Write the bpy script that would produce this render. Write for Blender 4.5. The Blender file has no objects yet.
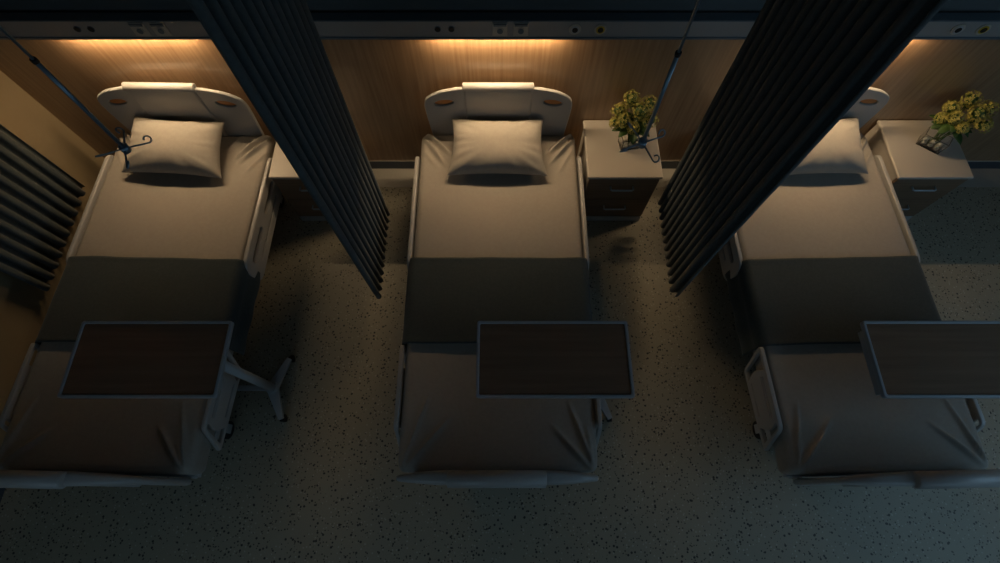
import bpy, bmesh, math, random
from mathutils import Vector, Matrix, Euler, noise
random.seed(7)
C = bpy.context.scene.collection
scene = bpy.context.scene
PI = math.pi
R = math.radians

# ------------------------------------------------------------------ camera, world, lights, exposure
CAMZ = 2.985
cam_d = bpy.data.cameras.new('camera'); cam = bpy.data.objects.new('camera', cam_d); C.objects.link(cam)
cam.location = (0, 0, CAMZ); cam.rotation_euler = (R(22.8), 0, 0)
cam_d.sensor_width = 36; cam_d.lens = 18.0; cam_d.clip_start = 0.02
scene.camera = cam
w = bpy.data.worlds.new('world'); scene.world = w; w.use_nodes = True
w.node_tree.nodes['Background'].inputs[0].default_value = (0.25, 0.45, 0.7, 1)
w.node_tree.nodes['Background'].inputs[1].default_value = 0.02
scene.view_settings.view_transform = 'Standard'; scene.view_settings.look = 'None'
scene.view_settings.gamma = 1; scene.view_settings.use_curve_mapping = False
scene.view_settings.exposure = 0.0

def area(name, loc, target, sx, sy, power, col):
    d = bpy.data.lights.new(name, 'AREA'); d.shape = 'RECTANGLE'; d.size = sx; d.size_y = sy
    d.energy = power; d.color = col
    o = bpy.data.objects.new(name, d); C.objects.link(o); o.location = loc
    o.rotation_euler = (Vector(target) - Vector(loc)).to_track_quat('-Z', 'Y').to_euler()
    return o
# dusk daylight: lamps added at unseen windows in the front and right walls
area('window_daylight', (3.93, -0.25, 1.95), (1.6, 0.1, 0.3), 1.7, 1.5, 10.0, (0.42, 0.71, 1.0))
area('window_daylight', (2.6, -1.84, 1.75), (2.0, 0.3, 0.3), 2.5, 1.6, 5.5, (0.42, 0.71, 1.0))
area('window_daylight', (-1.4, -1.84, 1.75), (-1.2, 0.3, 0.3), 1.9, 1.6, 4.0, (0.50, 0.76, 1.0))
STRIP = 225.0

# ------------------------------------------------------------------ materials
def mat(name, col, rough=0.6, metal=0.0, coat=0.0, spec=0.5, trans=0.0, emit=None, es=0, sheen=0):
    m = bpy.data.materials.new(name); m.use_nodes = True
    b = m.node_tree.nodes['Principled BSDF']
    b.inputs['Base Color'].default_value = (*col, 1); b.inputs['Roughness'].default_value = rough
    b.inputs['Metallic'].default_value = metal; b.inputs['Coat Weight'].default_value = coat
    b.inputs['Specular IOR Level'].default_value = spec
    b.inputs['Transmission Weight'].default_value = trans; b.inputs['Sheen Weight'].default_value = sheen
    if emit: b.inputs['Emission Color'].default_value = (*emit, 1); b.inputs['Emission Strength'].default_value = es
    return m
def N(m, t, **kw):
    n = m.node_tree.nodes.new(t)
    for k, v in kw.items(): setattr(n, k, v)
    return n
def vary(m, c1, c2, scale=(1, 1, 1), nscale=8, detail=4, bump=0.0, lo=0.3, hi=0.7, coords='Object', bdist=0.002):
    """noise between two colours + optional bump"""
    L = m.node_tree.links; b = m.node_tree.nodes['Principled BSDF']
    tc = N(m, 'ShaderNodeTexCoord'); mp = N(m, 'ShaderNodeMapping'); mp.inputs['Scale'].default_value = scale
    nz = N(m, 'ShaderNodeTexNoise'); nz.inputs['Scale'].default_value = nscale; nz.inputs['Detail'].default_value = detail
    cr = N(m, 'ShaderNodeValToRGB'); cr.color_ramp.elements[0].position = lo; cr.color_ramp.elements[1].position = hi
    cr.color_ramp.elements[0].color = (*c1, 1); cr.color_ramp.elements[1].color = (*c2, 1)
    L.new(tc.outputs[coords], mp.inputs[0]); L.new(mp.outputs[0], nz.inputs['Vector'])
    L.new(nz.outputs['Fac'], cr.inputs[0]); L.new(cr.outputs[0], b.inputs['Base Color'])
    if bump:
        bp = N(m, 'ShaderNodeBump'); bp.inputs['Strength'].default_value = bump; bp.inputs['Distance'].default_value = bdist
        L.new(nz.outputs['Fac'], bp.inputs['Height']); L.new(bp.outputs[0], b.inputs['Normal'])
    return m
def wood(name, c1, c2, axis, rough, coat):
    m = mat(name, c1, rough, coat=coat)
    m.node_tree.nodes['Principled BSDF'].inputs['Coat Roughness'].default_value = 0.07
    sc = {'z': (18, 18, 0.7), 'x': (0.7, 18, 18)}[axis]
    return vary(m, c1, c2, sc, 3.0, 6, 0.0, 0.25, 0.75)
M = {}
M['paint'] = vary(mat('wall_paint', (.5, .5, .46), .8), (.34, .26, .15), (.37, .285, .165), (1, 1, 1), 3)
M['upper_paint'] = mat('upper_wall_grey', (.13, .14, .14), .8)
M['panel'] = wood('headwall_wood', (.27, .155, .078), (.45, .285, .155), 'z', .38, 0.8)
M['table_wood'] = wood('table_laminate', (.165, .10, .062), (.225, .14, .088), 'x', .7, 0.0)
M['table_wood'].node_tree.nodes['Principled BSDF'].inputs['Specular IOR Level'].default_value = .2
M['drawer_wood'] = wood('drawer_laminate', (.17, .105, .062), (.24, .155, .095), 'x', .5, 0.0)
M['cab'] = mat('cabinet_laminate', (.48, .44, .38), .4)
M['plastic'] = mat('bed_plastic', (.42, .415, .40), .35)
M['unit'] = mat('unit_enamel', (.32, .32, .31), .45)
M['unit_edge'] = mat('unit_trim_metal', (.12, .16, .19), .35)
M['socket'] = mat('socket_plastic', (.5, .47, .40), .4)
M['hole'] = mat('socket_black', (.01, .01, .01), .5)
M['yellow'] = mat('gas_port_yellow', (.62, .42, .03), .4)
M['steel'] = mat('brushed_steel', (.26, .36, .44), .35, metal=.6)
M['grey_metal'] = mat('powder_coat_grey', (.42, .45, .47), .4)
M['edge'] = mat('table_edge_grey', (.34, .38, .41), .3)
M['handle'] = mat('handle_steel', (.5, .56, .6), .35, metal=.3)
M['inlay'] = mat('grip_inlay_wood', (.50, .20, .055), .4)
M['rubber'] = mat('black_rubber', (.02, .02, .02), .6)
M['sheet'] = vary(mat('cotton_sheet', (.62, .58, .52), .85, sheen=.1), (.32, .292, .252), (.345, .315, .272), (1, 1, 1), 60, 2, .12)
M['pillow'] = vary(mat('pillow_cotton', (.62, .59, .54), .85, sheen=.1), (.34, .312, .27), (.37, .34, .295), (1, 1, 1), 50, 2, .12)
M['blanket'] = vary(mat('blanket_wool', (.10, .11, .10), .95, sheen=.15), (.034, .050, .052), (.046, .062, .064), (1, 1, 1), 90, 2, .3)
M['curtain'] = vary(mat('curtain_fabric', (.07, .09, .10), .9, sheen=.1), (.070, .084, .086), (.088, .104, .106), (1, 1, 1), 60, 2, .1)
M['skirt'] = mat('skirting_navy', (.06, .085, .11), .4)
M['skirt_top'] = mat('skirting_top', (.45, .43, .38), .5)
M['border'] = mat('floor_border_vinyl', (.42, .40, .35), .5)
M['ceiling'] = mat('ceiling_white', (.45, .45, .45), .9)
M['glass'] = mat('clear_glass', (.95, .97, .96), .03, trans=1.0)
M['pebble'] = mat('white_pebble', (.6, .57, .5), .6)
M['stem'] = mat('flower_stem', (.08, .14, .03), .6)
M['leaf'] = vary(mat('flower_leaf', (.05, .11, .02), .5), (.035, .08, .015), (.07, .14, .03), (1, 1, 1), 20)
M['petal'] = vary(mat('flower_petal', (.45, .42, .08), .6), (.26, .27, .05), (.62, .52, .13), (1, 1, 1), 40)
M['led'] = mat('led_strip', (1, .8, .6), .5, emit=(1.0, .71, .41), es=STRIP)

def floor_mat():
    m = mat('speckled_linoleum', (.17, .17, .15), .5)
    L = m.node_tree.links; b = m.node_tree.nodes['Principled BSDF']
    tc = N(m, 'ShaderNodeTexCoord')
    nz = N(m, 'ShaderNodeTexNoise'); nz.inputs['Scale'].default_value = 2.5
    cr = N(m, 'ShaderNodeValToRGB'); cr.color_ramp.elements[0].color = (.32, .295, .225, 1); cr.color_ramp.elements[1].color = (.37, .345, .265, 1)
    L.new(tc.outputs['Object'], nz.inputs['Vector']); L.new(nz.outputs['Fac'], cr.inputs[0])
    prev = cr.outputs[0]
    for sc, r1, keep, col in ((36, .22, .30, (.05, .05, .045)), (60, .24, .35, (.08, .075, .06)), (55, .25, .6, (.48, .45, .37))):
        v = N(m, 'ShaderNodeTexVoronoi'); v.inputs['Scale'].default_value = sc
        L.new(tc.outputs['Object'], v.inputs['Vector'])
        lt = N(m, 'ShaderNodeMath', operation='LESS_THAN'); lt.inputs[1].default_value = r1
        L.new(v.outputs['Distance'], lt.inputs[0])
        sp = N(m, 'ShaderNodeSeparateColor'); L.new(v.outputs['Color'], sp.inputs[0])
        gt = N(m, 'ShaderNodeMath', operation='GREATER_THAN'); gt.inputs[1].default_value = keep
        L.new(sp.outputs[0], gt.inputs[0])
        mu = N(m, 'ShaderNodeMath', operation='MULTIPLY'); L.new(lt.outputs[0], mu.inputs[0]); L.new(gt.outputs[0], mu.inputs[1])
        mx = N(m, 'ShaderNodeMix', data_type='RGBA'); L.new(mu.outputs[0], mx.inputs['Factor']); L.new(prev, mx.inputs['A'])
        mx.inputs['B'].default_value = (*col, 1); prev = mx.outputs['Result']
    L.new(prev, b.inputs['Base Color'])
    return m
M['floor'] = floor_mat()

# ------------------------------------------------------------------ helpers
def tag(o, label=None, cat=None, group=None, kind=None):
    if label: o['label'] = label
    if cat: o['category'] = cat
    if group: o['group'] = group
    if kind: o['kind'] = kind
    return o
def thing(name, label, cat, loc=(0, 0, 0), rz=0, group=None):
    o = bpy.data.objects.new(name, None); C.objects.link(o); o.empty_display_size = .1
    o.location = loc; o.rotation_euler = (0, 0, rz)
    return tag(o, label, cat, group)
def link(name, me, m, parent=None, smooth=False, bevel=0, loc=None, rot=None):
    o = bpy.data.objects.new(name, me); C.objects.link(o)
    if m is not None:
        me.materials.clear(); me.materials.append(m)
    if parent: o.parent = parent
    if loc: o.location = loc
    if rot: o.rotation_euler = rot
    if smooth:
        for p in me.polygons: p.use_smooth = True
    if bevel:
        b = o.modifiers.new('bevel', 'BEVEL'); b.width = bevel; b.segments = 3; b.limit_method = 'ANGLE'; b.angle_limit = R(40)
    return o
def obj(name, bm, m, parent=None, smooth=False, bevel=0, loc=None, rot=None):
    me = bpy.data.meshes.new(name); bmesh.ops.recalc_face_normals(bm, faces=bm.faces); bm.to_mesh(me); bm.free()
    return link(name, me, m, parent, smooth, bevel, loc, rot)
def box(bm, x0, x1, y0, y1, z0, z1, mtx=None):
    vs = [Vector((x, y, z)) for x in (x0, x1) for y in (y0, y1) for z in (z0, z1)]
    if mtx: vs = [mtx @ v for v in vs]
    v = [bm.verts.new(p) for p in vs]
    for f in ((0, 1, 3, 2), (4, 6, 7, 5), (0, 4, 5, 1), (2, 3, 7, 6), (0, 2, 6, 4), (1, 5, 7, 3)): bm.faces.new([v[i] for i in f])
    return bm
def bxo(name, dims, m, parent=None, bevel=0.002, **kw):
    return obj(name, box(bmesh.new(), *dims), m, parent, bevel=bevel, **kw)
def tube(bm, pts, r, n=12, caps=True):
    pts = [Vector(p) for p in pts]; rs = r if isinstance(r, (list, tuple)) else [r] * len(pts)
    t0 = (pts[1] - pts[0]).normalized()
    up = Vector((0, 0, 1)) if abs(t0.z) < .9 else Vector((1, 0, 0))
    a = t0.cross(up).normalized(); rings = []
    for i, p in enumerate(pts):
        t = (pts[min(i + 1, len(pts) - 1)] - pts[max(i - 1, 0)]).normalized()
        a = (a - t * a.dot(t)).normalized(); b = t.cross(a)
        rings.append([bm.verts.new(p + (a * math.cos(2 * PI * k / n) + b * math.sin(2 * PI * k / n)) * rs[i]) for k in range(n)])
    for q, s in zip(rings, rings[1:]):
        for k in range(n): bm.faces.new((q[k], q[(k + 1) % n], s[(k + 1) % n], s[k]))
    if caps: bm.faces.new(rings[0][::-1]); bm.faces.new(rings[-1])
    return bm
def tubeo(name, pts, r, m, parent=None, n=12):
    o = obj(name, tube(bmesh.new(), pts, r, n), m, parent)
    for p in o.data.polygons: p.use_smooth = len(p.vertices) == 4
    return o
def disc(bm, c, axis, r, h, n=24):
    a = Vector(axis).normalized(); return tube(bm, [Vector(c) - a * h / 2, Vector(c) + a * h / 2], r, n)
def round_poly(pts, rad, n=6):
    """2D polygon with rounded corners"""
    out = []; k = len(pts)
    rads = rad if isinstance(rad, (list, tuple)) else [rad] * k
    for i in range(k):
        p = Vector(pts[i]); a = Vector(pts[i - 1]); b = Vector(pts[(i + 1) % k])
        u = (a - p); v = (b - p); r = min(rads[i], u.length * .45, v.length * .45)
        s = p + u.normalized() * r; e = p + v.normalized() * r
        for j in range(n + 1):
            t = j / n; out.append(((1 - t) ** 2 * s + 2 * t * (1 - t) * p + t * t * e)[:])
    return out
def plate_mesh(name, outer, holes, thick, bev=0.004):
    """a plate in local XY with see-through holes, thickness along Z, rounded edges"""
    cu = bpy.data.curves.new(name, 'CURVE'); cu.dimensions = '2D'; cu.fill_mode = 'BOTH'
    cu.extrude = max(thick / 2 - bev, .0005); cu.bevel_depth = bev; cu.bevel_resolution = 2; cu.offset = -bev
    for poly in [outer] + holes:
        s = cu.splines.new('POLY'); s.points.add(len(poly) - 1); s.use_cyclic_u = True
        for q, p in zip(s.points, poly): q.co = (p[0], p[1], 0, 1)
    t = bpy.data.objects.new('tmp', cu); C.objects.link(t)
    dg = bpy.context.evaluated_depsgraph_get(); me = bpy.data.meshes.new_from_object(t.evaluated_get(dg))
    bpy.data.objects.remove(t); me.name = name
    bm = bmesh.new(); bm.from_mesh(me); bmesh.ops.remove_doubles(bm, verts=bm.verts, dist=1e-5)
    bmesh.ops.recalc_face_normals(bm, faces=bm.faces); bm.to_mesh(me); bm.free()
    return me
def ellipse(cx, cy, a, b, n=20, rot=0):
    return [(cx + a * math.cos(t) * math.cos(rot) - b * math.sin(t) * math.sin(rot), cy + a * math.cos(t) * math.sin(rot) + b * math.sin(t) * math.cos(rot))
            for t in [2 * PI * i / n for i in range(n)]]
def slot(p, q, r, n=6):
    p = Vector(p); q = Vector(q); d = (q - p).normalized(); a0 = math.atan2(d.y, d.x); out = []
    for i in range(n + 1):
        a = a0 - PI / 2 + PI * i / n; out.append((q.x + r * math.cos(a), q.y + r * math.sin(a)))
    for i in range(n + 1):
        a = a0 + PI / 2 + PI * i / n; out.append((p.x + r * math.cos(a), p.y + r * math.sin(a)))
    return out
XZ = Matrix(((1, 0, 0), (0, 0, -1), (0, 1, 0))).to_euler()          # local XY -> world XZ
YZ = Matrix(((0, 0, 1), (1, 0, 0), (0, 1, 0))).to_euler()           # local XY -> world YZ
def copy_tree(o, parent=None):
    c = o.copy(); C.objects.link(c)
    if parent: c.parent = parent
    for ch in list(o.children): copy_tree(ch, c)
    return c

# ------------------------------------------------------------------ the setting
XL, XR, YB, YF, ZC = -2.74, 4.0, 2.13, -1.90, 3.3
def struct(name, dims, m, bevel=0): return tag(bxo(name, dims, m, bevel=bevel), kind='structure')
struct('floor', (XL - .1, XR + .1, YF - .1, YB + .1, -.1, 0), M['floor'])
struct('ceiling', (XL - .1, XR + .1, YF - .1, YB + .1, ZC, ZC + .1), M['ceiling'])
struct('wall_back', (XL - .1, XR + .1, YB + .02, YB + .12, 0, ZC), M['upper_paint'])
struct('trim_1', (XL, XR, YB, YB + .02, .095, 1.23), M['panel'])                 # wood headwall cladding
struct('wall_left', (XL - .1, XL, YF, YB + .02, 0, ZC), M['paint'])
bm = bmesh.new()
for y0, y1, z0, z1 in ((YF, YB + .02, 0, 1.1), (YF, YB + .02, 2.8, ZC), (YF, -1.2, 1.1, 2.8), (.7, YB + .02, 1.1, 2.8)): box(bm, XR, XR + .1, y0, y1, z0, z1)
tag(obj('wall_right', bm, M['paint']), kind='structure')
struct('baseboard_back', (XL, XR, YB, YB + .02, 0, .085), M['skirt'])
struct('trim_2', (XL, XR, YB - .003, YB + .02, .085, .095), M['skirt_top'])
struct('trim_3', (XL, XR, YB - .155, YB, 0, .002), M['border'])
struct('baseboard_left', (XL, XL + .012, YF, YB - .02, 0, .085), M['skirt'])
# front wall with two added window openings (unseen, behind the camera)
bm = bmesh.new(); y0, y1 = YF - .1, YF
for x0, x1, z0, z1 in ((XL, XR, 0, .9), (XL, XR, 2.6, ZC), (XL, -2.4, .9, 2.6), (-.4, 1.3, .9, 2.6), (3.8, XR, .9, 2.6)): box(bm, x0, x1, y0, y1, z0, z1)
tag(obj('wall_front', bm, M['paint']), kind='structure')
for i, (x0, x1) in enumerate(((-2.4, -.4), (1.3, 3.8))):
    t = thing('window_%d' % (i + 1), None, None, ((x0 + x1) / 2, YF - .05, .9)); t['kind'] = 'structure'; h = (x1 - x0) / 2
    bm = bmesh.new(); box(bm, -h, h, -.03, .03, 0, .05); box(bm, -h, h, -.03, .03, 1.65, 1.7)
    for x in (-h, -.025, h - .05): box(bm, x, x + .05, -.03, .03, .05, 1.65)
    obj('window_frame', bm, M['grey_metal'], t)
    bxo('window_pane', (-h + .05, h - .05, -.004, .004, .05, 1.65), M['glass'], t, bevel=0)

t = thing('window_3', None, None, (XR + .05, -.25, 1.1)); t['kind'] = 'structure'; h = .95  # added window in the right wall, out of view
bm = bmesh.new(); box(bm, -.03, .03, -h, h, 0, .05); box(bm, -.03, .03, -h, h, 1.65, 1.7)
for y in (-h, -.025, h - .05): box(bm, -.03, .03, y, y + .05, .05, 1.65)
obj('window_frame', bm, M['grey_metal'], t)
bxo('window_pane', (-.004, .004, -h + .05, h - .05, .05, 1.65), M['glass'], t, bevel=0)

# ------------------------------------------------------------------ medical service unit on the headwall
UY, UZ0, UZ1 = 2.078, 1.156, 1.258
t = thing('headwall_unit', 'long grey medical service rail mounted on the wood wall above all the beds', 'service rail', (0, YB, UZ0))
bxo('housing', (XL + .003, XR - .003, UY - YB, -.0005, .012, UZ1 - UZ0), M['unit'], t, .003)
bxo('lower_trim', (XL + .003, XR - .003, UY - YB - .004, UY - YB + .004, .0, .014), M['unit_edge'], t, .0015)
bxo('upper_trim', (XL + .003, XR - .003, UY - YB - .004, .0, UZ1 - UZ0, UZ1 - UZ0 + .008), M['unit_edge'], t, .002)
BEDX = [-1.925, -0.010, 1.848]      # x of each bed's foot
BEDR = [-.022, 0, .022]              # slight turn of each bed
def onbed(i, x, y): return (BEDX[i] + x * math.cos(BEDR[i]) - y * math.sin(BEDR[i]), y * math.cos(BEDR[i]) + x * math.sin(BEDR[i]))
which = ['left bed', 'middle bed', 'right bed']
STX = [-1.877, -0.025, 1.80]
for i in range(3):
    s = thing('light_strip', 'warm lit light strip under the service rail over the ' + which[i], 'light', (STX[i], YB - .022, UZ0 + .012), 0, 'light strips under the service rail')
    bxo('diffuser', (-.33, .33, -.006, .006, -.0015, -.0003), M['led'], s, 0)
def face_disc(name, x, z, r, m, parent, y0, h=.004):
    return obj(name, disc(bmesh.new(), (x, y0 - h / 2, z), (0, 1, 0), r, h), m, parent)
SOX = [-1.755, 0.0, 1.865]
for i in range(3):
    b = SOX[i]; z = UZ0 + .060
    for k, x in enumerate((-.304, -.237)):
        o = thing('jack_socket', ('left' if k == 0 else 'right') + ' small round black socket on the rail above the ' + which[i], 'socket', (b + x, UY, z), 0, 'small round sockets on the service rail')
        face_disc('rim', 0, 0, .016, M['unit_edge'], o, 0, .003); face_disc('port', 0, 0, .0135, M['hole'], o, -.003, .002)
    for k, x in enumerate((0.0, .102)):
        o = thing('power_outlet', ('left' if k == 0 else 'right') + ' square power outlet on the rail above the ' + which[i], 'power outlet', (b + x, UY, z), 0, 'power outlets on the service rail')
        bxo('plate', (-.037, .037, -.006, 0, -.037, .037), M['socket'], o, .002)
        bxo('cover_flap', (-.031, .031, -.011, -.006, .022, .034), M['unit_edge'], o, .001)
        face_disc('plug_ring', 0, -.006, .019, M['socket'], o, -.006, .003); face_disc('plug_well', 0, -.006, .0145, M['unit_edge'], o, -.009, .0015)
    for k, x in enumerate((.365, .489)):
        o = thing('gas_outlet', ('round grey gas port with black centre' if k == 0 else 'round gas port with yellow ring') + ' on the rail above the ' + which[i], 'gas outlet', (b + x, UY, z), 0, 'gas outlets on the service rail')
        face_disc('collar', 0, 0, .029, M['socket'], o, 0, .005)
        face_disc('ring', 0, 0, .021, M['grey_metal'] if k == 0 else M['yellow'], o, -.005, .003)
        face_disc('port', 0, 0, .014, M['hole'], o, -.008, .002)

# ------------------------------------------------------------------ hospital bed (local origin: floor, bed centre x, wall-side y handled in world y)
MT = .485                        # mattress top
def soft_box(a, b, c, Rh, r, nx, ny, nz):
    bm = bmesh.new(); grid = {}
    def V(i, j, k):
        key = (i, j, k)
        if key not in grid: grid[key] = bm.verts.new((a * (2 * i / nx - 1), b * (2 * j / ny - 1), c * (2 * k / nz - 1)))
        return grid[key]
    for i in range(nx):
        for j in range(ny):
            for k in (0, nz): bm.faces.new((V(i, j, k), V(i + 1, j, k), V(i + 1, j + 1, k), V(i, j + 1, k)))
    for i in range(nx):
        for k in range(nz):
            for j in (0, ny): bm.faces.new((V(i, j, k), V(i + 1, j, k), V(i + 1, j, k + 1), V(i, j, k + 1)))
    for j in range(ny):
        for k in range(nz):
            for i in (0, nx): bm.faces.new((V(i, j, k), V(i, j + 1, k), V(i, j + 1, k + 1), V(i, j, k + 1)))
    for v in bm.verts:
        e = []; q = []
        for x, h, rr in ((v.co.x, a, Rh), (v.co.y, b, Rh), (v.co.z, c, r)):
            in_ = h - rr; cl = max(-in_, min(in_, x)); q.append(cl); e.append((x - cl) / rr)
        L = math.sqrt(sum(t * t for t in e))
        if L > 1e-9:
            f = max(abs(t) for t in e) / L; e = [t * f for t in e]
        v.co = Vector((q[0] + e[0] * Rh, q[1] + e[1] * Rh, q[2] + e[2] * r))
    return bm
def ridge(p, a, b, wd, fade=1):
    a = Vector(a); b = Vector(b); d = b - a; t = max(0, min(1, (Vector(p) - a).dot(d) / d.length_squared))
    dist = (Vector(p) - a - d * t).length
    return math.exp(-(dist / wd) ** 2) * math.sin(PI * min(1, max(0.02, t * .85 + .12))) 
def make_mattress(parent, seed):
    a, b, c = .476, .985, .075; rnd = random.Random(seed)
    bm = soft_box(a, b, c, .036, .032, 116, 230, 8)
    rid = []
    for sx in (-1, 1):
        # pulled sheet corners at the head
        for (p, q, wd, am) in (((.445, .975), (.285, .79), .010, .042), ((.455, .93), (.31, .74), .009, .032), ((.45, .84), (.36, .70), .010, .010), ((.30, .98), (.22, .85), .016, .008)):
            rid.append(((sx * (p[0] + rnd.uniform(-.01, .01)), p[1]), (sx * q[0], q[1] + rnd.uniform(-.02, .02)), wd, am))
        for (p, q, wd, am) in (((.44, -.97), (.25, -.76), .011, .022), ((.45, -.96), (.36, -.64), .010, .018), ((.45, -.95), (.41, -.80), .008, .012)):
            rid.append(((sx * p[0], p[1]), (sx * (q[0] + rnd.uniform(-.02, .02)), q[1] + rnd.uniform(-.03, .03)), wd, am))
    for v in bm.verts:
        p = v.co
        if p.z > 0:
            s = sum(am * ridge((p.x, p.y), q0, q1, wd) for q0, q1, wd, am in rid)
            s += .003 * noise.noise(Vector((p.x * 4, p.y * 3, seed))) + .0012 * noise.noise(Vector((p.x * 14, p.y * 10, seed)))
            s -= .010 * (abs(p.y) / b) ** 14 
            v.co.z += s
        if p.z < 0.05 and abs(p.x) > .44: v.co.x += .004 * noise.noise(Vector((p.y * 12, p.z * 9, seed))) * (1 if p.x > 0 else -1)
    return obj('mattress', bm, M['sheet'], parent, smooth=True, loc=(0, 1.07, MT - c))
def add_rail_arm(parent, x, y, z0, z1, sx):
    bm = bmesh.new(); box(bm, min(x, x - sx * .10), max(x, x - sx * .10), y - .02, y + .02, z0 - .03, z0); box(bm, x - .009, x + .009, y - .018, y + .018, z0 - .03, z1)
    return obj('rail_arm', bm, M['grey_metal'], parent, bevel=.003)
def taper(me):
    for v in me.vertices: v.co.z *= 1 - .6 * max(0, (abs(v.co.x) - .2) / .23) ** 1.5
    return me
def make_bed(i):
    t = thing('hospital_bed', ['leftmost of the three hospital beds, standing beside the beige wall', 'middle of the three hospital beds, between the two hanging dividing curtains', 'rightmost of the three hospital beds, its head half hidden by a curtain'][i], 'bed', (BEDX[i], 0, 0), BEDR[i], 'hospital beds along the headwall')
    # headboard
    ztop = .865
    wing = [(-.395, .30), (-.424, .64), (-.428, .72), (-.416, .768), (-.385, .795), (-.33, .826), (-.22, .852), (.22, .852), (.33, .826), (.385, .795), (.416, .768), (.428, .72), (.424, .64), (.395, .30)]
    holes = [ellipse(s * .312, .742, .055, .022, 24, -s * .16) for s in (-1, 1)]
    hb = link('headboard', plate_mesh('headboard', round_poly(wing, .03, 3), holes, .022, .007), M['plastic'], t, loc=(0, 2.060, 0), rot=XZ)
    for s in (-1, 1): link('grip_inlay', plate_mesh('grip_inlay', ellipse(s * .312, .742, .053, .020, 24, -s * .16), [], .008, .002), M['inlay'], hb, rot=None, loc=(0, 0, -.003))
    bm = bmesh.new()
    box(bm, -.19, .19, -.022, .020, .36, .853)
    hp = obj('center_panel', bm, M['plastic'], None, bevel=.012); hp.parent = t; hp.location = (0, 2.060, 0)
    tubeo('grip_roll', [(-.197, 2.058, .858), (-.193, 2.058, .858), (.193, 2.058, .858), (.197, 2.058, .858)], [.018, .024, .024, .018], M['plastic'], t, 20)
    # footboard: the same shape as the headboard, its roll towards the room
    link('footboard', taper(plate_mesh('footboard', round_poly(wing, .03, 3), holes, .056, .018)), M['plastic'], t, loc=(0, .052, 0), rot=XZ)
    bm = bmesh.new()
    box(bm, -.19, .19, -.030, .018, .36, .853)
    hp = obj('center_panel', bm, M['plastic'], t, bevel=.012, loc=(-.003, .055, 0))
    tubeo('grip_roll', [(-.200, .046, .848), (-.196, .046, .848), (.190, .046, .848), (.194, .046, .848)], [.026, .033, .033, .026], M['plastic'], t, 20)
    # platform and undercarriage
    bm = bmesh.new(); box(bm, -.43, .43, .075, 2.03, .30, .333)
    obj('bed_deck', bm, M['grey_metal'], t, bevel=.004)
    bm = bmesh.new()
    for s in (-1, 1): box(bm, s * .36 - .022, s * .36 + .022, .07, 2.05, .245, .298)
    for y in (.12, .75, 1.35, 1.98): box(bm, -.338, .338, y - .02, y + .02, .25, .295)
    obj('upper_frame', bm, M['grey_metal'], t, bevel=.004)
    bm = bmesh.new()
    for s in (-1, 1): box(bm, s * .33 - .02, s * .33 + .02, .2, 1.92, .13, .165)
    for y in (.3, 1.82): box(bm, -.38, .38, y - .03, y + .03, .125, .17)
    obj('base_frame', bm, M['grey_metal'], t, bevel=.004)
    for y in (.55, 1.5):
        bm = bmesh.new(); box(bm, -.05, .05, y - .05, y + .05, .13, .30); box(bm, -.33, .33, y - .015, y + .015, .14, .16)
        obj('lift_column', bm, M['unit_edge'], t, bevel=.004)
    for sx in (-1, 1):
        for y in (.33, 1.84):
            bm = bmesh.new(); x = sx * .375
            box(bm, x - .022, x + .022, y - .02, y + .04, .105, .128)
            box(bm, x - .022, x - .016, y - .02, y + .03, .045, .11); box(bm, x + .016, x + .022, y - .02, y + .03, .045, .11)
            cs = obj('caster', bm, M['grey_metal'], t, bevel=.003)
            bm = bmesh.new(); disc(bm, (x, y, .05), (1, 0, 0), .05, .026, 24)
            wh = obj('caster_wheel', bm, M['rubber'], cs, bevel=.004)
    # side rails, head pair and foot pair
    xr = .492
    outer = round_poly([(1.13, .27), (1.89, .27), (1.89, .492), (1.13, .492)], [.08, .05, .05, .08], 6)
    # inner holes and long slots
    h1 = [slot((1.23, .41), (1.42, .41), .020), slot((1.55, .41), (1.74, .41), .020), slot((1.27, .335), (1.70, .335), .008)]
    fo = round_poly([(.197, .375), (.625, .345), (.705, .565), (.285, .572)], [.02, .03, .03, .03], 5)
    fh = [round_poly([(.235, .392), (.315, .386), (.285, .47), (.318, .553), (.292, .553)], [.01, .01, .04, .01, .01], 4),
          round_poly([(.612, .366), (.555, .370), (.60, .45), (.58, .546), (.675, .546)], [.01, .01, .04, .01, .01], 4),
          slot((.35, .530), (.545, .525), .0035), slot((.35, .512), (.545, .507), .0035), slot((.37, .405), (.53, .397), .007)]
    me_h = plate_mesh('head_side_rail', outer, h1, .023, .006); me_f = plate_mesh('foot_side_rail', fo, fh, .022, .005)
    for sx in (-1, 1):
        link('head_side_rail', me_h, M['plastic'], t, loc=(sx * xr, 0, 0), rot=YZ)
        link('foot_side_rail', me_f, M['plastic'], t, loc=(sx * xr, 0, -.070), rot=YZ)
        for y in (1.3, 1.68): add_rail_arm(t, sx * (xr - .019), y, .29, .33, sx)
        for y in (.36, .55): add_rail_arm(t, sx * (xr - .018), y, .29, .36, sx)
    make_mattress(t, i * 3.7 + 1)
    return t
for i in range(3): make_bed(i)

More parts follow.
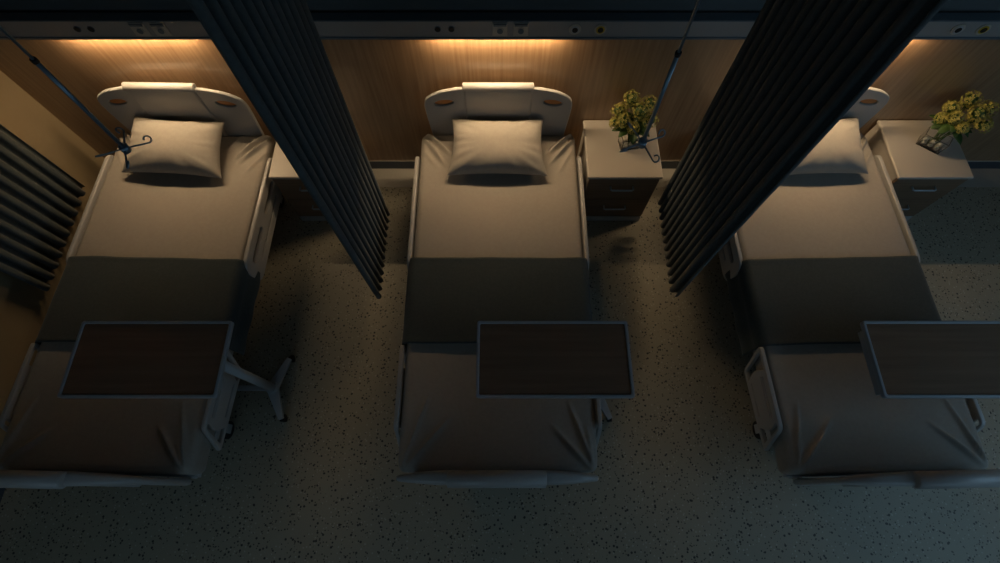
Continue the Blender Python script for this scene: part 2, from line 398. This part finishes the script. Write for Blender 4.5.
# ------------------------------------------------------------------ pillows and blankets
def make_pillow(seed):
    n = 44; bm = bmesh.new(); a, b, h = .283, .172, .095; top = {}; bot = {}
    for i in range(n + 1):
        for j in range(n + 1):
            u = 2 * i / n - 1; v = 2 * j / n - 1
            # denser near the rim
            u = math.sin(u * PI / 2); v = math.sin(v * PI / 2)
            x = a * u * (1 - .085 * (1 - v * v)); y = b * v * (1 - .09 * (1 - u * u))
            e = max(0, (1 - abs(u) ** 2.6)) * max(0, (1 - abs(v) ** 2.6))
            x *= 1 - .045 * v
            z = h * e ** .5
            wr = .0
            rim = (1 - e) ** 2 * e * 4
            ang = math.atan2(v, u)
            wr = rim * .016 * noise.noise(Vector((math.cos(ang) * 6, math.sin(ang) * 6, seed)))
            wr += .005 * noise.noise(Vector((x * 7, y * 7, seed + 4)))*e
            top[i, j] = bm.verts.new((x, y, z + wr))
            edge = i in (0, n) or j in (0, n)
            bot[i, j] = top[i, j] if edge else bm.verts.new((x, y, -z * .8))
    for i in range(n):
        for j in range(n):
            bm.faces.new((top[i, j], top[i + 1, j], top[i + 1, j + 1], top[i, j + 1]))
            q = [bot[i, j], bot[i, j + 1], bot[i + 1, j + 1], bot[i + 1, j]]
            if len(set(q)) == 4:
                try: bm.faces.new(q)
                except ValueError: pass
    # sewn flange around the rim
    return bm
for i in range(3):
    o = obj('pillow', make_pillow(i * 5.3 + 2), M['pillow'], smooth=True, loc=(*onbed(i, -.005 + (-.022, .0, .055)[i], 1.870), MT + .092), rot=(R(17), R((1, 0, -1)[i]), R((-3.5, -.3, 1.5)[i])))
    tag(o, 'cream pillow leaning on the headboard of the ' + which[i], 'pillow', 'pillows at the bed heads')
def make_blanket(seed, y0=.70, y1=1.185):
    path = []; X = .490; zt = MT + .010; zb = .30; rr = .04
    for k in range(14): path.append((-X - .004 * math.sin(k * .5), zb + (zt - rr - zb) * k / 14))
    for k in range(9):
        a = PI - PI / 2 * k / 8; path.append((-X + rr + rr * math.cos(a), zt - rr + rr * math.sin(a)))
    m = 40
    for k in range(1, m): path.append((-X + rr + (2 * X - 2 * rr) * k / m, zt))
    path += [(-x, z) for x, z in path[:23][::-1]]
    bm = bmesh.new(); ny = 44; rows = []
    for j in range(ny + 1):
        y = y0 + (y1 - y0) * j / ny; row = []
        for k, (x, z) in enumerate(path):
            side = max(0, min(1, (zt - z) / (zt - zb)))
            yy = y + .006 * noise.noise(Vector((x * 5, 3, seed))) * (1 if j in (0, ny) else .5) - .0 * side
            dx = side * .003 * math.sin(y * 34 + seed + (x > 0) * 2) * (1 if x > 0 else -1) + side * .006 * (1 if x > 0 else -1)
            dz = .004 * noise.noise(Vector((x * 5, y * 5, seed))) * (1 - side) + .0015
            endlift = .003 * math.cos(PI * min(1, min(j, ny - j) / 3) / 2) * (1 - side)
            row.append(bm.verts.new((x + dx, yy, z + dz + endlift)))
        rows.append(row)
    for r0, r1 in zip(rows, rows[1:]):
        for k in range(len(path) - 1): bm.faces.new((r0[k], r0[k + 1], r1[k + 1], r1[k]))
    return bm
for i in range(3):
    o = obj('blanket', make_blanket(i * 2.1), M['blanket'], smooth=True, loc=(BEDX[i], 0, 0), rot=(0, 0, BEDR[i]))
    s = o.modifiers.new('thickness', 'SOLIDIFY'); s.thickness = .008; s.offset = 1
    tag(o, 'dark grey blanket folded across the middle of the ' + which[i], 'blanket', 'blankets across the beds')

# ------------------------------------------------------------------ bedside cabinets
def make_cabinet():
    t = thing('bedside_cabinet', None, 'cabinet', (0, 0, 0), 0, 'bedside cabinets'); W, D, H = .445, .427, .515
    bxo('top', (-W / 2, W / 2, -D, 0, H - .022, H), M['cab'], t, .008)
    bxo('body', (-W / 2 + .012, W / 2 - .012, -D + .022, -.004, .055, H - .023), M['cab'], t, .003)
    bxo('plinth', (-W / 2 + .014, W / 2 - .014, -D + .004, -.01, 0, .055), M['plastic'], t, .003)
    for z0, z1 in ((.06, .27), (.276, .487)):
        dr = bxo('drawer', (-W / 2 + .014, W / 2 - .014, -D + .006, -D + .022, z0, z1), M['drawer_wood'], t, .002)
        zc = z1 - .075; bm = bmesh.new()
        tube(bm, [(-.068, -D + .008, zc), (-.068, -D - .018, zc), (-.060, -D - .022, zc), (.060, -D - .022, zc), (.068, -D - .018, zc), (.068, -D + .008, zc)], .0055, 8)
        obj('handle', bm, M['handle'], dr, smooth=True)
    return t
cab = make_cabinet()
CABX = [-1.14, .738, 2.565]
clab = ['bedside cabinet beside the left bed, partly hidden behind the curtain', 'bedside cabinet with flowers in the middle, right of the middle bed', 'bedside cabinet with flowers at the right edge, right of the right bed']
for i in range(3):
    c = cab if i == 0 else copy_tree(cab); c.location = (CABX[i], YB - .005, .0022); c['label'] = clab[i]

# ------------------------------------------------------------------ flowers in glass vases
def vase(loc, rz, label):
    t = thing('glass_vase', label, 'vase', loc, rz, 'glass vases on the cabinets')
    bm = bmesh.new(); a, b, h, th = .066, .036, .085, .004
    def ring(a, b, z): return [bm.verts.new((x, y, z)) for x, y in ((-a, -b), (a, -b), (a, b), (-a, b))]
    r = [ring(a, b, 0), ring(a * 1.05, b * 1.05, h), ring(a * 1.05 - th, b * 1.05 - th, h), ring(a - th, b - th, .008)]
    bm.faces.new(r[0][::-1]); bm.faces.new(r[3])
    for p, q in zip(r, r[1:]):
        for k in range(4): bm.faces.new((p[k], p[(k + 1) % 4], q[(k + 1) % 4], q[k]))
    obj('vase_body', bm, M['glass'], t, bevel=.001)
    return t
def blob(bm, c, r, seed, sq=(1, 1, 1)):
    q = bmesh.ops.create_icosphere(bm, subdivisions=2, radius=1)
    for v in q['verts']:
        d = 1 + .22 * noise.noise(v.co * 1.3 + Vector((seed, 0, 0)))
        v.co = Vector((v.co.x * sq[0], v.co.y * sq[1], v.co.z * sq[2])) * d * r + Vector(c)
def bouquet(loc, rz, label, lean, seed):
    rnd = random.Random(seed)
    t = thing('flower_bouquet', label, 'flowers', loc, rz, 'flower bouquets'); t.scale = (1.22, 1.22, 1.22)
    heads = [(-.055, .045, .175, .034), (.005, .075, .215, .036), (.03, .0, .21, .040), (.085, .045, .20, .037), (.075, -.03, .175, .034), (-.045, -.012, .175, .030), (-.005, -.045, .155, .026), (.03, .085, .175, .033), (-.075, .01, .14, .026), (.055, .02, .155, .032), (-.03, .075, .15, .030)]
    stems = bmesh.new()
    for k, (hx, hy, hz, hr) in enumerate(heads):
        c = Vector((hx + lean[0], hy + lean[1], hz))
        foot = Vector((rnd.uniform(-.02, .02), rnd.uniform(-.008, .008), .02))
        mid = foot.lerp(c, .5) * Vector((1, 1, 1)) if False else Vector((foot.x * .6 + c.x * .25, foot.y * .6 + c.y * .25, .09))
        tube(stems, [foot, mid, c - (c - mid).normalized() * hr * .3], .0022, 6)
        bm = bmesh.new(); nf = 60
        for q in range(nf):
            zz = 1 - 1.75 * (q + .5) / nf; ph = q * 2.39996; rr = math.sqrt(max(0, 1 - zz * zz))
            n = Vector((rr * math.cos(ph), rr * math.sin(ph), zz))
            n = (n + Vector([rnd.uniform(-.15, .15) for _ in range(3)])).normalized()
            p = c + n * hr * rnd.uniform(.84, 1.12)
            u = n.cross(Vector((.3, .2, .9))).normalized(); v = n.cross(u); a0 = rnd.random() * 6; s = rnd.uniform(.0065, .0095)
            cen = bm.verts.new(p)
            for pe in range(4):
                a = a0 + pe * PI / 2
                d = u * math.cos(a) + v * math.sin(a); e = u * math.cos(a + .55) + v * math.sin(a + .55); g = u * math.cos(a - .55) + v * math.sin(a - .55)
                bm.faces.new((cen, bm.verts.new(p + g * s * .8 + n * .0018), bm.verts.new(p + d * s + n * .003), bm.verts.new(p + e * s * .8 + n * .0018)))
        core = bmesh.new(); blob(core, c, hr * .66, k)
        fo = obj('flower_head', bm, M['petal'], t)
        obj('flower_core', core, M['leaf'], fo, smooth=True)
    obj('stem', stems, M['stem'], t, smooth=True)
    for k in range(16):
        a = k * 2.4 + rnd.random() * .5; z = rnd.uniform(.09, .155); ln = rnd.uniform(.05, .085)
        d = Vector((math.cos(a), math.sin(a), rnd.uniform(-.25, .35))).normalized()
        s = d.cross(Vector((0, 0, 1))).normalized(); up = s.cross(d)
        o0 = Vector((lean[0] * .5, lean[1] * .5 + .01, z)) + d * .02
        bm = bmesh.new(); rows = []
        for j in range(6):
            tt = j / 5; wd = .020 * math.sin(PI * min(1, tt * .9 + .08)) ** .8
            p = o0 + d * ln * tt - Vector((0, 0, .02 * tt * tt))
            rows.append([bm.verts.new(p - s * wd + up * .004), bm.verts.new(p), bm.verts.new(p + s * wd + up * .004)])
        for r0, r1 in zip(rows, rows[1:]):
            for q in range(2): bm.faces.new((r0[q], r0[q + 1], r1[q + 1], r1[q]))
        lf = obj('leaf', bm, M['leaf'], t, smooth=True)
        so = lf.modifiers.new('thickness', 'SOLIDIFY'); so.thickness = .0008
    return t
ZT = .5172
for (vx, vy, rz, lab, lean, sd, wh) in ((.785, 1.935, R(10), 'middle', (.0, .0), 3, 'middle'), (2.59, 1.93, R(-38), 'right', (.0, .0), 5, 'right')):
    vase((vx, vy, ZT), rz, 'small rectangular glass vase holding pebbles on the %s bedside cabinet' % wh)
    bouquet((vx, vy, ZT), R(10) if wh == 'middle' else R(-12), 'yellow green hydrangea bouquet in the vase on the %s bedside cabinet' % wh, (-.022, .024) if wh == 'middle' else (.035, .03), sd)
    rnd = random.Random(sd)
    k = 0
    for lz in (0, 1):
        for gx in (-1, 0, 1):
            for gy in ((-.5, .5) if lz == 0 else (0,)):
                bm = bmesh.new(); blob(bm, (0, 0, 0), 0.0145, k * 3.3 + sd, (1.1, .95, .8)); k += 1
                p = Matrix.Rotation(rz, 3, 'Z') @ Vector((gx * .036 + rnd.uniform(-.002, .002), gy * .026, .019 + lz * .019))
                o = obj('pebble', bm, M['pebble'], smooth=True, loc=(vx + p.x, vy + p.y, ZT + p.z))
                tag(o, 'pale pebble inside the glass vase on the %s bedside cabinet' % wh, 'pebble', 'pebbles in the %s vase' % wh)

# ------------------------------------------------------------------ overbed tables
TZ = .735
def make_table():
    t = thing('overbed_table', None, 'table', (0, 0, 0), 0, 'overbed tables'); a, b = .355, .180
    # origin: floor under the table centre
    tp = link('tabletop', plate_mesh('tabletop', round_poly([(-a + .014, -b + .014), (a - .014, -b + .014), (a - .014, b - .014), (-a + .014, b - .014)], .008, 3), [], .016, .002), M['table_wood'], t, loc=(0, 0, TZ - .014))
    link('edge_frame', plate_mesh('edge_frame', round_poly([(-a, -b), (a, -b), (a, b), (-a, b)], .014, 4), [round_poly([(-a + .014, -b + .014), (-a + .014, b - .014), (a - .014, b - .014), (a - .014, -b + .014)], .008, 3)], .026, .004), M['edge'], t, loc=(0, 0, TZ - .013))
    bm = bmesh.new(); box(bm, -a + .02, a - .03, -.03, .03, TZ - .055, TZ - .027); box(bm, -a + .005, -a + .018, -b + .02, b - .04, TZ - .062, TZ - .028)
    obj('support_arm', bm, M['edge'], t, bevel=.004)
    cx = a - .055
    tubeo('column', [(cx, -.01, .06), (cx, -.01, TZ - .05)], .024, M['grey_metal'], t, 24)
    hub = Vector((cx, -.01, .065)); bm = bmesh.new()
    # outer arms: flat tapered bars
    ends = [(cx + .068, .165), (cx + .078, -.185)]
    for ex, ey in ends:
        d = Vector((ex, ey, 0)) - Vector((hub.x, hub.y, 0)); n = Vector((-d.y, d.x, 0)).normalized()
        for sgn in (1,):
            A = [hub + n * .034, hub - n * .034]; B = [Vector((ex, ey, .062)) - n * .014, Vector((ex, ey, .062)) + n * .014]
            top = [bm.verts.new(p + Vector((0, 0, .012))) for p in A + B]; bot = [bm.verts.new(p - Vector((0, 0, .008))) for p in A + B]
            bm.faces.new(top); bm.faces.new(bot[::-1])
            for q in range(4): bm.faces.new((top[q], bot[q], bot[(q + 1) % 4], top[(q + 1) % 4]))
    disc(bm, hub + Vector((0, 0, .005)), (0, 0, 1), .036, .026, 24)
    box(bm, -.20, cx, -.025, .005, .052, .07)
    box(bm, -.235, -.195, -.20, .18, .052, .07)
    obj('base', bm, M['grey_metal'], t, bevel=.003)
    for ex, ey in ends + [(-.215, .175), (-.215, -.195)]:
        bm = bmesh.new(); disc(bm, (ex, ey + .01, .022), (1, .3, 0), .022, .018, 16)
        box(bm, ex - .013, ex + .013, ey - .012, ey + .016, .036, .054)
        obj('caster', bm, M['rubber'], t, bevel=.002)
    return t
tb = make_table()
TBX = [-1.620, .247, 2.068]
for i in range(3):
    c = tb if i == 0 else copy_tree(tb); c.location = (TBX[i], .5655, 0); c['label'] = ['leftmost wheeled overbed table with brown top, its base in view', 'middle wheeled overbed table with brown top over the middle bed', 'rightmost wheeled overbed table with brown top, cut by the frame'][i]

# ------------------------------------------------------------------ dividing curtains on ceiling tracks
def make_curtain(x, ya, yb, zb, label, seed, wl=.052, am=.024):
    t = thing('curtain', label, 'curtain', (x, (ya + yb) / 2, zb), 0, 'dividing curtains')
    bm = bmesh.new(); L = yb - ya; npl = round(L / wl); per = 14; nz = 26; rows = []; H = ZC - .03 - zb
    for j in range(nz + 1):
        z = H * j / nz; row = []
        for k in range(npl * per + 1):
            s = k / per; ph = 2 * PI * s
            y = -L / 2 + L * s / npl - .0065 * math.sin(2 * ph) + .004 * noise.noise(Vector((s * .9, z * .6, seed)))
            xx = am * math.sin(ph) * (1 + .3 * noise.noise(Vector((math.floor(s), z * .5, seed)))) + .006 * noise.noise(Vector((s * .3, z, seed)))
            row.append(bm.verts.new((xx, y, z)))
        rows.append(row)
    for r0, r1 in zip(rows, rows[1:]):
        for k in range(len(r0) - 1): bm.faces.new((r0[k], r0[k + 1], r1[k + 1], r1[k]))
    o = obj('fabric', bm, M['curtain'], t, smooth=True)
    s = o.modifiers.new('thickness', 'SOLIDIFY'); s.thickness = .003; s.offset = 0
    tr = bxo('curtain_track', (-.014, .014, -L / 2 - .3, L / 2 + .3, H, H + .029), M['grey_metal'], t, .002)
    return t
make_curtain(-.722, 1.047, 1.655, .235, 'dark pleated curtain hanging between the left and middle beds', 1)
make_curtain(1.03, 1.06, 1.71, .235, 'dark pleated curtain hanging between the middle and right beds', 2)
make_curtain(-2.655, 1.08, 1.80, .27, 'dark pleated curtain hanging along the beige left wall', 3, .072, .018)

# ------------------------------------------------------------------ ceiling-hung drip hangers
def make_hanger(bot, tilt, spin, label, brk):
    t = thing('drip_hanger', label, 'drip hanger', bot, 0, 'ceiling hung drip hangers')
    d = Vector(tilt).normalized(); L = (ZC - .012 - bot[2]) / d.z
    tubeo('pole', [(0, 0, 0), d * brk], .0070, M['steel'], t, 14)
    tubeo('extension_rod', [d * brk, d * L], .0045, M['steel'], t, 12)
    tubeo('collar', [d * (brk - .006), d * (brk + .006)], .0098, M['rubber'], t, 14)
    tubeo('ceiling_cup', [d * (L - .03), d * (L + .004)], [.02, .035], M['grey_metal'], t, 20)
    tubeo('hub', [d * -.014, d * .014], .016, M['steel'], t, 16)
    for k in range(4):
        a = spin + k * PI / 2; u = Vector((math.cos(a), math.sin(a), 0)); n = Vector((0, 0, 1))
        pts = [u * .012, u * .05 + n * -.002, u * .084 + n * -.004]
        for q in range(1, 13):
            ph = -PI / 2 + q * (PI * 1.5) / 12
            w_ = Vector((-u.y, u.x, 0))
            pts.append(u * .084 + (u * math.cos(ph) + (n * .75 + w_ * .66) * (math.sin(ph) + 1)) * .0125 + n * -.004)
        tubeo('hook', pts, .0032, M['steel'], t, 8)
    return t
make_hanger((-1.375, 1.16, 1.485), (.036, -.013, .53), R(20), 'blue grey drip hanger with four hooks over the left bed', .415)
make_hanger((.525, 1.185, 1.485), (-.006, -.006, .57), R(22), 'blue grey drip hanger with four hooks near the middle flowers', .41)
